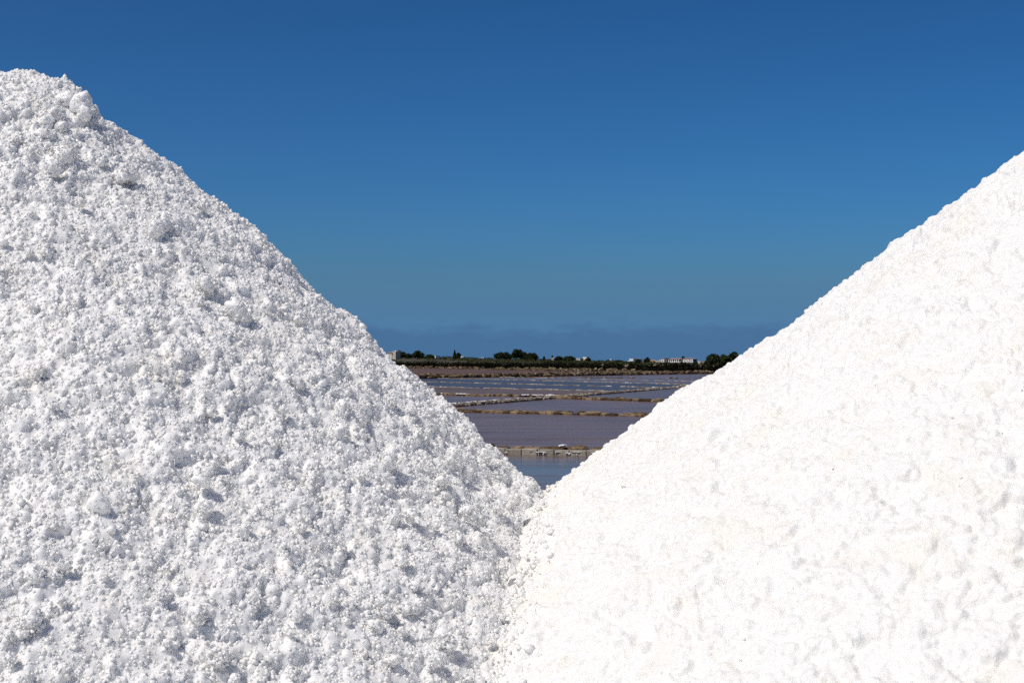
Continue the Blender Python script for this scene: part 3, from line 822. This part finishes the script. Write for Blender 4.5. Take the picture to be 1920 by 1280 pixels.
# small white salt mound and white marker blocks on the shore
def mound(px, D, w_, h_, label):
    x = (px - 960) / FPX * D
    g = np.random.default_rng(int(px))
    V_, F_ = [(0, 0, h_)], []
    n_ = 14
    for j, (rr, zz) in enumerate(((.25, .78), (.6, .38), (1.0, -.1))):
        V_ += [(rr * w_ * math.cos(t) * g.uniform(.85, 1.15), rr * w_ * .7 * math.sin(t) * g.uniform(.85, 1.15), zz * h_ * g.uniform(.85, 1.1)) for t in np.linspace(0, 2 * math.pi, n_, endpoint=False)]
    F_ = [(0, 1 + i, 1 + (i + 1) % n_) for i in range(n_)]
    for j in range(2):
        F_ += [(1 + j * n_ + i, 1 + (j + 1) * n_ + i, 1 + (j + 1) * n_ + (i + 1) % n_, 1 + j * n_ + (i + 1) % n_) for i in range(n_)]
    o = link('salt_mound', mesh_from('salt_mound', V_, F_, M['salt_crust']), None, (x, D, float(land_z(x, D)) + .5))
    return tag(o, label, 'salt mound')
mound(1130.5, 425, .75, .5, 'small bright white salt mound on the dark shore below the bare skyline')
for px, nm in ((1101.5, 'first white marker block from the twin cream houses'), (1114, 'second white marker block, between two others on the shore'), (1123, 'white marker block closest to the small salt mound')):
    D_ = 400
    x = (px - 960) / FPX * D_
    o = link('marker_block', BLOCKS[1].copy(), None, (x, D_, float(land_z(x, D_)) - .1), (0, 0, .2), (.5, .45, 1.0))
    o.data.materials.clear(); o.data.materials.append(M['white'])
    tag(o, nm, 'block', 'white blocks on the shore')

# ------------------------------------------------------------------ salt heaps
def hash3(ix, iy, iz, seed):
    h = (ix.astype(np.int64) * 73856093) ^ (iy.astype(np.int64) * 19349663) ^ (iz.astype(np.int64) * 83492791) ^ (seed * 2654435761)
    h = (h ^ (h >> 13)) * 1274126177
    h = h ^ (h >> 16)
    return (h & 0xFFFF).astype(np.float64) / 65535.0

def vnoise(P, f, seed):
    """smooth value noise, -1..1"""
    q = P * f
    i = np.floor(q).astype(np.int64); t = q - i
    t = t * t * (3 - 2 * t)
    out = 0
    for dx in (0, 1):
        for dy in (0, 1):
            for dz in (0, 1):
                w_ = (t[..., 0] if dx else 1 - t[..., 0]) * (t[..., 1] if dy else 1 - t[..., 1]) * (t[..., 2] if dz else 1 - t[..., 2])
                out = out + w_ * hash3(i[..., 0] + dx, i[..., 1] + dy, i[..., 2] + dz, seed)
    return out * 2 - 1

def grid_axis(lo, flo, fhi, hi, fine, coarse_n):
    a = flo - (np.linspace(0, 1, coarse_n + 1)[1:][::-1] ** 1.6) * (flo - lo)
    b_ = fhi + (np.linspace(0, 1, coarse_n + 1)[1:] ** 1.6) * (hi - fhi)
    return np.concatenate([a, np.arange(flo, fhi, fine), b_])

class Heap:
    def __init__(s, apex, m, a):
        s.ax, s.ay, s.az, s.m, s.a = *apex, m, a
    def base(s, x, y):
        return s.az - s.m * (np.sqrt((x - s.ax) ** 2 + (y - s.ay) ** 2 + s.a ** 2) - s.a)
    def normal(s, x, y):
        r = np.sqrt((x - s.ax) ** 2 + (y - s.ay) ** 2 + s.a ** 2)
        n = np.stack([s.m * (x - s.ax) / r, s.m * (y - s.ay) / r, np.ones_like(r)], -1)
        return n / np.linalg.norm(n, axis=-1, keepdims=True)
    def hit(s, px, py):
        """where a photo pixel's line of sight meets the smooth heap"""
        t = np.linspace(1.0, 5.2, 6001)
        x, z = (px - 960) / FPX * t, CAMZ + (HY - py) / FPX * t
        d_ = s.base(x, t) - z
        if not (d_ >= 0).any(): return None, None
        k = np.argmax(d_ >= 0)
        return np.array([x[k], t[k], z[k]]), s.normal(x[k:k + 1], t[k:k + 1])[0]

def caps(XX, YY, B, N, xs, ys, disp, cen, rad, lift, sq=0.75):
    """raise domes of the given radii on the displacement field (unions of balls)"""
    for (cx, cy), r, lf in zip(cen, rad, lift):
        i0, i1 = np.searchsorted(xs, (cx - r, cx + r)); j0, j1 = np.searchsorted(ys, (cy - r, cy + r))
        if i1 - i0 < 2 or j1 - j0 < 2: continue
        jc = min(max((j0 + j1) // 2, 0), len(ys) - 1); ic = min(max((i0 + i1) // 2, 0), len(xs) - 1)
        c0 = B[jc, ic]
        d2 = ((B[j0:j1, i0:i1] - c0) ** 2).sum(-1) / (r * r)
        dome = np.sqrt(np.maximum(0, 1 - d2)) * r * lf + disp[jc, ic] - r * lf * .35
        sl_ = disp[j0:j1, i0:i1]
        msk = d2 < 1
        sl_[msk] = np.maximum(sl_, dome)[msk] * .85 + sl_[msk] * .15

def crystal(seed, mat, n=18, cube=0.2):
    r = np.random.default_rng(seed)
    b = bmesh.new()
    if r.random() < cube:
        bmesh.ops.create_cube(b, size=1.5)
        for v in b.verts: v.co += Vector(r.uniform(-.34, .34, 3))
    else:
        u = r.normal(size=(n, 3)); u /= np.linalg.norm(u, axis=1, keepdims=True)
        for q in u * r.uniform(.75, 1.1, (n, 1)) * np.array([1, .8, .9]): b.verts.new(q)
        bmesh.ops.convex_hull(b, input=list(b.verts))
        for v in [v for v in b.verts if not v.link_faces]: b.verts.remove(v)
    bmesh.ops.recalc_face_normals(b, faces=list(b.faces))
    if r.random() < .75:
        for f in b.faces: f.smooth = True
    return b

def crystal_collection(name, mat, seed, clusters=True):
    col = bpy.data.collections.new(name)
    r = np.random.default_rng(seed)
    for k in range(9):
        if k < 5 or not clusters:
            b = crystal(seed + k, mat)
        else:
            b = bmesh.new()
            for q in range(6):
                c_ = crystal(seed + 100 * k + q, mat, 8)
                tmp = bpy.data.meshes.new('t'); c_.to_mesh(tmp); c_.free()
                n0 = len(b.verts)
                b.from_mesh(tmp); bpy.data.meshes.remove(tmp)
                b.verts.ensure_lookup_table()
                mtx = Matrix.Translation(Vector(r.normal(size=3) * .62)) @ Euler(r.uniform(0, 6, 3)).to_matrix().to_4x4() @ Matrix.Scale(r.uniform(.42, .8), 4)
                bmesh.ops.transform(b, matrix=mtx, verts=b.verts[n0:])
        me = bpy.data.meshes.new(f'{name}_{k}'); b.to_mesh(me); b.free(); me.materials.append(mat)
        col.objects.link(bpy.data.objects.new(f'{name}_{k}', me))
    return col

def scatter(name, parent, P, scale, rot, idx, col, mat):
    me = bpy.data.meshes.new(name)
    me.vertices.add(len(P)); me.vertices.foreach_set('co', np.asarray(P, np.float32).ravel())
    a = me.attributes.new('g_scale', 'FLOAT', 'POINT'); a.data.foreach_set('value', np.asarray(scale, np.float32))
    a = me.attributes.new('g_rot', 'FLOAT_VECTOR', 'POINT'); a.data.foreach_set('vector', np.asarray(rot, np.float32).ravel())
    a = me.attributes.new('g_idx', 'INT', 'POINT'); a.data.foreach_set('value', np.asarray(idx, np.int32))
    me.materials.append(mat)
    ng = bpy.data.node_groups.new(name, 'GeometryNodeTree')
    ng.interface.new_socket('Geometry', in_out='INPUT', socket_type='NodeSocketGeometry')
    ng.interface.new_socket('Geometry', in_out='OUTPUT', socket_type='NodeSocketGeometry')
    N, K = ng.nodes, ng.links
    gi, go = N.new('NodeGroupInput'), N.new('NodeGroupOutput')
    ci = N.new('GeometryNodeCollectionInfo')
    ci.inputs['Collection'].default_value = col
    ci.inputs['Separate Children'].default_value = True
    ci.inputs['Reset Children'].default_value = True
    ip = N.new('GeometryNodeInstanceOnPoints')
    ip.inputs['Pick Instance'].default_value = True
    def attr(t, nm):
        n_ = N.new('GeometryNodeInputNamedAttribute'); n_.data_type = t; n_.inputs['Name'].default_value = nm
        return n_.outputs['Attribute']
    K.new(gi.outputs[0], ip.inputs['Points']); K.new(ci.outputs[0], ip.inputs['Instance'])
    K.new(attr('INT', 'g_idx'), ip.inputs['Instance Index'])
    K.new(attr('FLOAT_VECTOR', 'g_rot'), ip.inputs['Rotation'])
    K.new(attr('FLOAT', 'g_scale'), ip.inputs['Scale'])
    K.new(ip.outputs[0], go.inputs[0])
    o = link(name, me, parent)
    md = o.modifiers.new('scatter', 'NODES'); md.node_group = ng
    tag(o, kind='stuff')
    return o

def build_heap(hp, name, label, style, fx, fy, seed, mat, gmat, lumps):
    g = np.random.default_rng(seed)
    R0 = (hp.az - BANK) / hp.m + hp.a + .3
    fine = style['step']
    xs = grid_axis(hp.ax - R0, fx[0], fx[1], hp.ax + R0, fine, 60)
    ys = grid_axis(hp.ay - R0, fy[0], fy[1], hp.ay + R0, fine, 60)
    XX, YY = np.meshgrid(xs, ys)
    B = np.stack([XX, YY, hp.base(XX, YY)], -1)
    N = hp.normal(XX, YY)
    n1 = vnoise(B, 2.3, seed) * style['big'] + vnoise(B, 5.5, seed + 1) * style['big'] * .55
    warp = np.stack([vnoise(B, 9, seed + 20), vnoise(B, 9, seed + 21), vnoise(B, 9, seed + 22)], -1) * .04
    n1 += style['rough'][0] * (1 - 2.2 * np.abs(vnoise(B + warp, 11, seed + 5))) + style['rough'][1] * (1 - 2.2 * np.abs(vnoise(B + warp, 24, seed + 6)))
    for dx, dy, dr, da in style['dents']: n1 += da * np.exp(-((XX - dx) ** 2 + (YY - dy) ** 2) / (dr * dr))
    D_ = n1.copy()
    wx, wy = fx[1] - fx[0] + .8, fy[1] - fy[0] + .8
    for cnt, (r0, r1), lf in style['caps']:
        n_ = int(cnt * wx * wy)
        cen = np.stack([g.uniform(fx[0] - .4, fx[1] + .4, n_), g.uniform(fy[0] - .4, fy[1] + .4, n_)], -1)
        rad = r0 + (r1 - r0) * g.random(n_) ** 2.2
        caps(XX, YY, B, N, xs, ys, D_, cen, rad, lf * g.uniform(.5, 1.15, n_))
    if not style['coat']:
        for (px, py, rpx, ball) in lumps:
            p, n = hp.hit(px, py)
            if p is not None: caps(XX, YY, B, N, xs, ys, D_, [(p[0], p[1])], [rpx / FPX * p[1] * 1.35], [.8])
        lumps = []
    Pd = B + N * D_[..., None]
    D_ += vnoise(Pd, 38, seed + 2) * style['fine'] + vnoise(Pd, 85, seed + 3) * style['fine'] * .7
    D_ -= np.percentile(D_[np.ix_((ys > fy[0]) & (ys < fy[1]), (xs > fx[0]) & (xs < fx[1]))], 72)
    edge = np.clip((Pd[..., 2] - BANK) / .15, 0, 1)
    Pd = B + N * (D_ * edge)[..., None]
    Pd[..., 2] = np.maximum(Pd[..., 2], BANK - .1)
    root = tag(empty(name, (hp.ax, hp.ay, BANK)), label, 'salt heap', 'salt heaps on the bank')
    off = np.array([hp.ax, hp.ay, BANK])
    ny, nx = XX.shape
    idx = np.arange(ny * nx).reshape(ny, nx)
    F_ = np.stack([idx[:-1, :-1], idx[:-1, 1:], idx[1:, 1:], idx[1:, :-1]], -1).reshape(-1, 4)
    keep = (Pd[..., 2] > BANK - .09).ravel()[F_].any(1)
    link('heap', mesh_from('heap', (Pd - off).reshape(-1, 3), F_[keep], mat, True), root)
    # loose crystals over the surface, thick where the view is close
    jf = np.searchsorted(ys, fy); kf = np.searchsorted(xs, fx)
    n_ = style['grains']
    jj = g.uniform(jf[0], jf[1] - 2, n_); ii = g.uniform(kf[0], kf[1] - 2, n_)
    def bil(A, jj, ii):
        j0, i0 = jj.astype(int), ii.astype(int); tj, ti = (jj - j0)[:, None], (ii - i0)[:, None]
        return A[j0, i0] * (1 - tj) * (1 - ti) + A[j0, i0 + 1] * (1 - tj) * ti + A[j0 + 1, i0] * tj * (1 - ti) + A[j0 + 1, i0 + 1] * tj * ti
    P1 = bil(Pd, jj, ii); N1 = bil(N, jj, ii)
    sc = style['gsize'] * np.exp(g.normal(size=n_) * style['gvar'])
    P1 = P1 + N1 * (sc * g.uniform(*style['lift'], n_))[:, None]
    n2 = n_ // 4
    jj = g.uniform(0, ny - 2, n2); ii = g.uniform(0, nx - 2, n2)
    P2 = bil(Pd, jj, ii)
    ok = (P2[:, 2] > BANK + .02) & ~((P2[:, 0] > fx[0]) & (P2[:, 0] < fx[1]) & (P2[:, 1] > fy[0]) & (P2[:, 1] < fy[1]))
    P2 = P2[ok]; s2 = style['gsize'] * 1.6 * np.exp(g.normal(size=len(P2)) * style['gvar'])
    P = np.concatenate([P1, P2]); sc = np.concatenate([sc, s2])
    scatter('crystals', root, P - off, sc, g.uniform(0, 6.283, (len(P), 3)), g.integers(0, 9, len(P)), style['col'], gmat)
    # lumps of caked salt one can pick out
    variants = []
    for k in range(6):
        b = bmesh.new()
        bmesh.ops.create_icosphere(b, subdivisions=3, radius=1.0)
        co = np.array([v.co[:] for v in b.verts])
        d_ = 1 + .28 * vnoise(co, 1.4, 900 + k) + .20 * vnoise(co, 3.1, 920 + k) + .13 * vnoise(co, 6.5, 940 + k)
        for v, q in zip(b.verts, d_): v.co *= q
        me = bpy.data.meshes.new('salt_lump'); b.to_mesh(me); b.free()
        me.polygons.foreach_set('use_smooth', np.ones(len(me.polygons), bool)); me.materials.append(mat)
        variants.append(me)
    GP, GS = [], []
    for (px, py, rpx, ball) in lumps:
        p, n = hp.hit(px, py)
        if p is None: continue
        rr = rpx / FPX * p[1]
        o = link('salt_lump', variants[0 if ball else g.integers(0, 6)], root)
        c_ = p + n * (rr * (.7 if ball else .1))
        o.location = c_ - off
        o.rotation_euler = g.uniform(0, 6.28, 3)
        o.scale = rr * (np.array([1, 1, 1]) if ball else np.array([1.2, .85, .75]) * g.uniform(.85, 1.15, 3))
        q = int((14 + 1.3e5 * rr * rr) * style['coat'])
        u = g.normal(size=(q, 3)); u /= np.linalg.norm(u, axis=1, keepdims=True)
        GP.append(c_ + u * rr * (.97 if ball else 1.0)); GS.append(style['gsize'] * (.5 if ball else .85) * np.exp(g.normal(size=q) * .3))
    if style['coat']:
        P = np.concatenate(GP)
        scatter('lump_crystals', root, P - off, np.concatenate(GS), g.uniform(0, 6.283, (len(P), 3)), g.integers(0, 9, len(P)), style['col'], gmat)
    return root, Pd, N, off

COARSE = dict(big=.035, caps=[(9, (.05, .11), .30), (130, (.02, .05), .40), (1700, (.010, .020), .54), (5500, (.006, .012), .74)], rough=(.014, .009), fine=.0028, step=.0049, coat=1, grains=150000, gsize=.0041, lift=(-.7, .3), dents=[(-.54, 4.57, .17, .028), (-1.62, 4.45, .36, .030), (-1.38, 4.42, .08, .05), (-1.19, 4.5, .08, .026), (-.9, 4.5, .09, -.012), (-.08, 4.52, .08, .014), (.07, 4.45, .10, .04)], gvar=.36,
              col=crystal_collection('coarse_crystal', M['salt_crystal'], 300, False))
FINE = dict(big=.022, caps=[(6, (.05, .09), .14), (50, (.02, .05), .17), (900, (.010, .02), .26), (9500, (.006, .012), .72)], rough=(.010, .008), fine=.0030, step=.0043, coat=0, grains=600, gsize=.0030, lift=(-.85, .0), dents=[(1.06, 4.3, .14, -.016), (.86, 4.3, .08, .012), (.45, 4.35, .13, .022), (1.33, 4.22, .11, .016), (.74, 4.3, .13, .016)], gvar=.34,
            col=crystal_collection('fine_crystal', M['salt_grain'], 700))
LH = Heap((-1.581, 4.5, CAMZ + .895), .913, .24)
RH = Heap((2.033, 4.36, CAMZ + .951), .722, .032)
gl = np.random.default_rng(77)
l_lumps = [(185, 958, 22, True), (143, 208, 21, True), (120, 196, 17, True), (152, 222, 14, True), (118, 292, 25, False), (97, 318, 18, False), (445, 585, 26, False), (385, 535, 20, False), (60, 1165, 26, False),
           (375, 905, 16, True), (300, 620, 20, False), (240, 330, 16, False), (560, 600, 18, False), (640, 770, 18, False)]
for k in range(110):
    x = gl.uniform(0, 960); yl = np.interp(x, [0, 160, 430, 660, 1000], [150, 200, 410, 610, 905])
    l_lumps.append((x, gl.uniform(yl + 15, 1275), 7 + 11 * gl.random() ** 2, False))
r_lumps = [(1555, 688, 17, False), (1495, 862, 14, True), (1880, 875, 18, False), (1830, 660, 10, False), (1430, 1090, 18, False), (1820, 925, 14, False), (1745, 1245, 18, False), (1465, 1170, 11, False),
           (1900, 1000, 16, False), (1580, 1240, 15, False), (1490, 960, 9, False)]
for k in range(16):
    x = gl.uniform(1010, 1920); yl = np.interp(x, [1040, 1400, 1920], [905, 650, 285])
    r_lumps.append((x, gl.uniform(yl + 15, 1275), 4 + 6 * gl.random() ** 2, False))
lroot, LP, LN, loff = build_heap(LH, 'salt_heap', 'heap of coarse greyish white salt with clumpy crystals and deep shadows', COARSE, (-2.2, .35), (2.3, 4.95), 101, M['salt_coarse'], M['salt_crystal'], l_lumps)
rroot, RP, RN, roff = build_heap(RH, 'salt_heap', 'smoother heap of finer dazzling white salt in full sun', FINE, (-.35, 2.35), (2.2, 4.8), 202, M['salt_fine'], M['salt_grain'], r_lumps)
# coarse salt that has rolled over the foot of the finer heap along the gully
g = np.random.default_rng(9)
A = RP.reshape(-1, 3)
dif = A[:, 2] - LH.base(A[:, 0], A[:, 1])
ok = np.where((dif > -.01) & (dif < .16) & (A[:, 1] > 2.2) & (A[:, 1] < 4.7) & (A[:, 2] > BANK + .1))[0]
pr = np.exp(-np.maximum(dif[ok] - .015, 0) / .035)
ok = ok[g.random(len(ok)) < pr * .16]
P = A[ok] + RN.reshape(-1, 3)[ok] * .002
scatter('spilled_crystals', lroot, P - loff, COARSE['gsize'] * 1.15 * np.exp(g.normal(size=len(P)) * .42), g.uniform(0, 6.283, (len(P), 3)), g.integers(0, 9, len(P)), COARSE['col'], M['salt_crystal'])
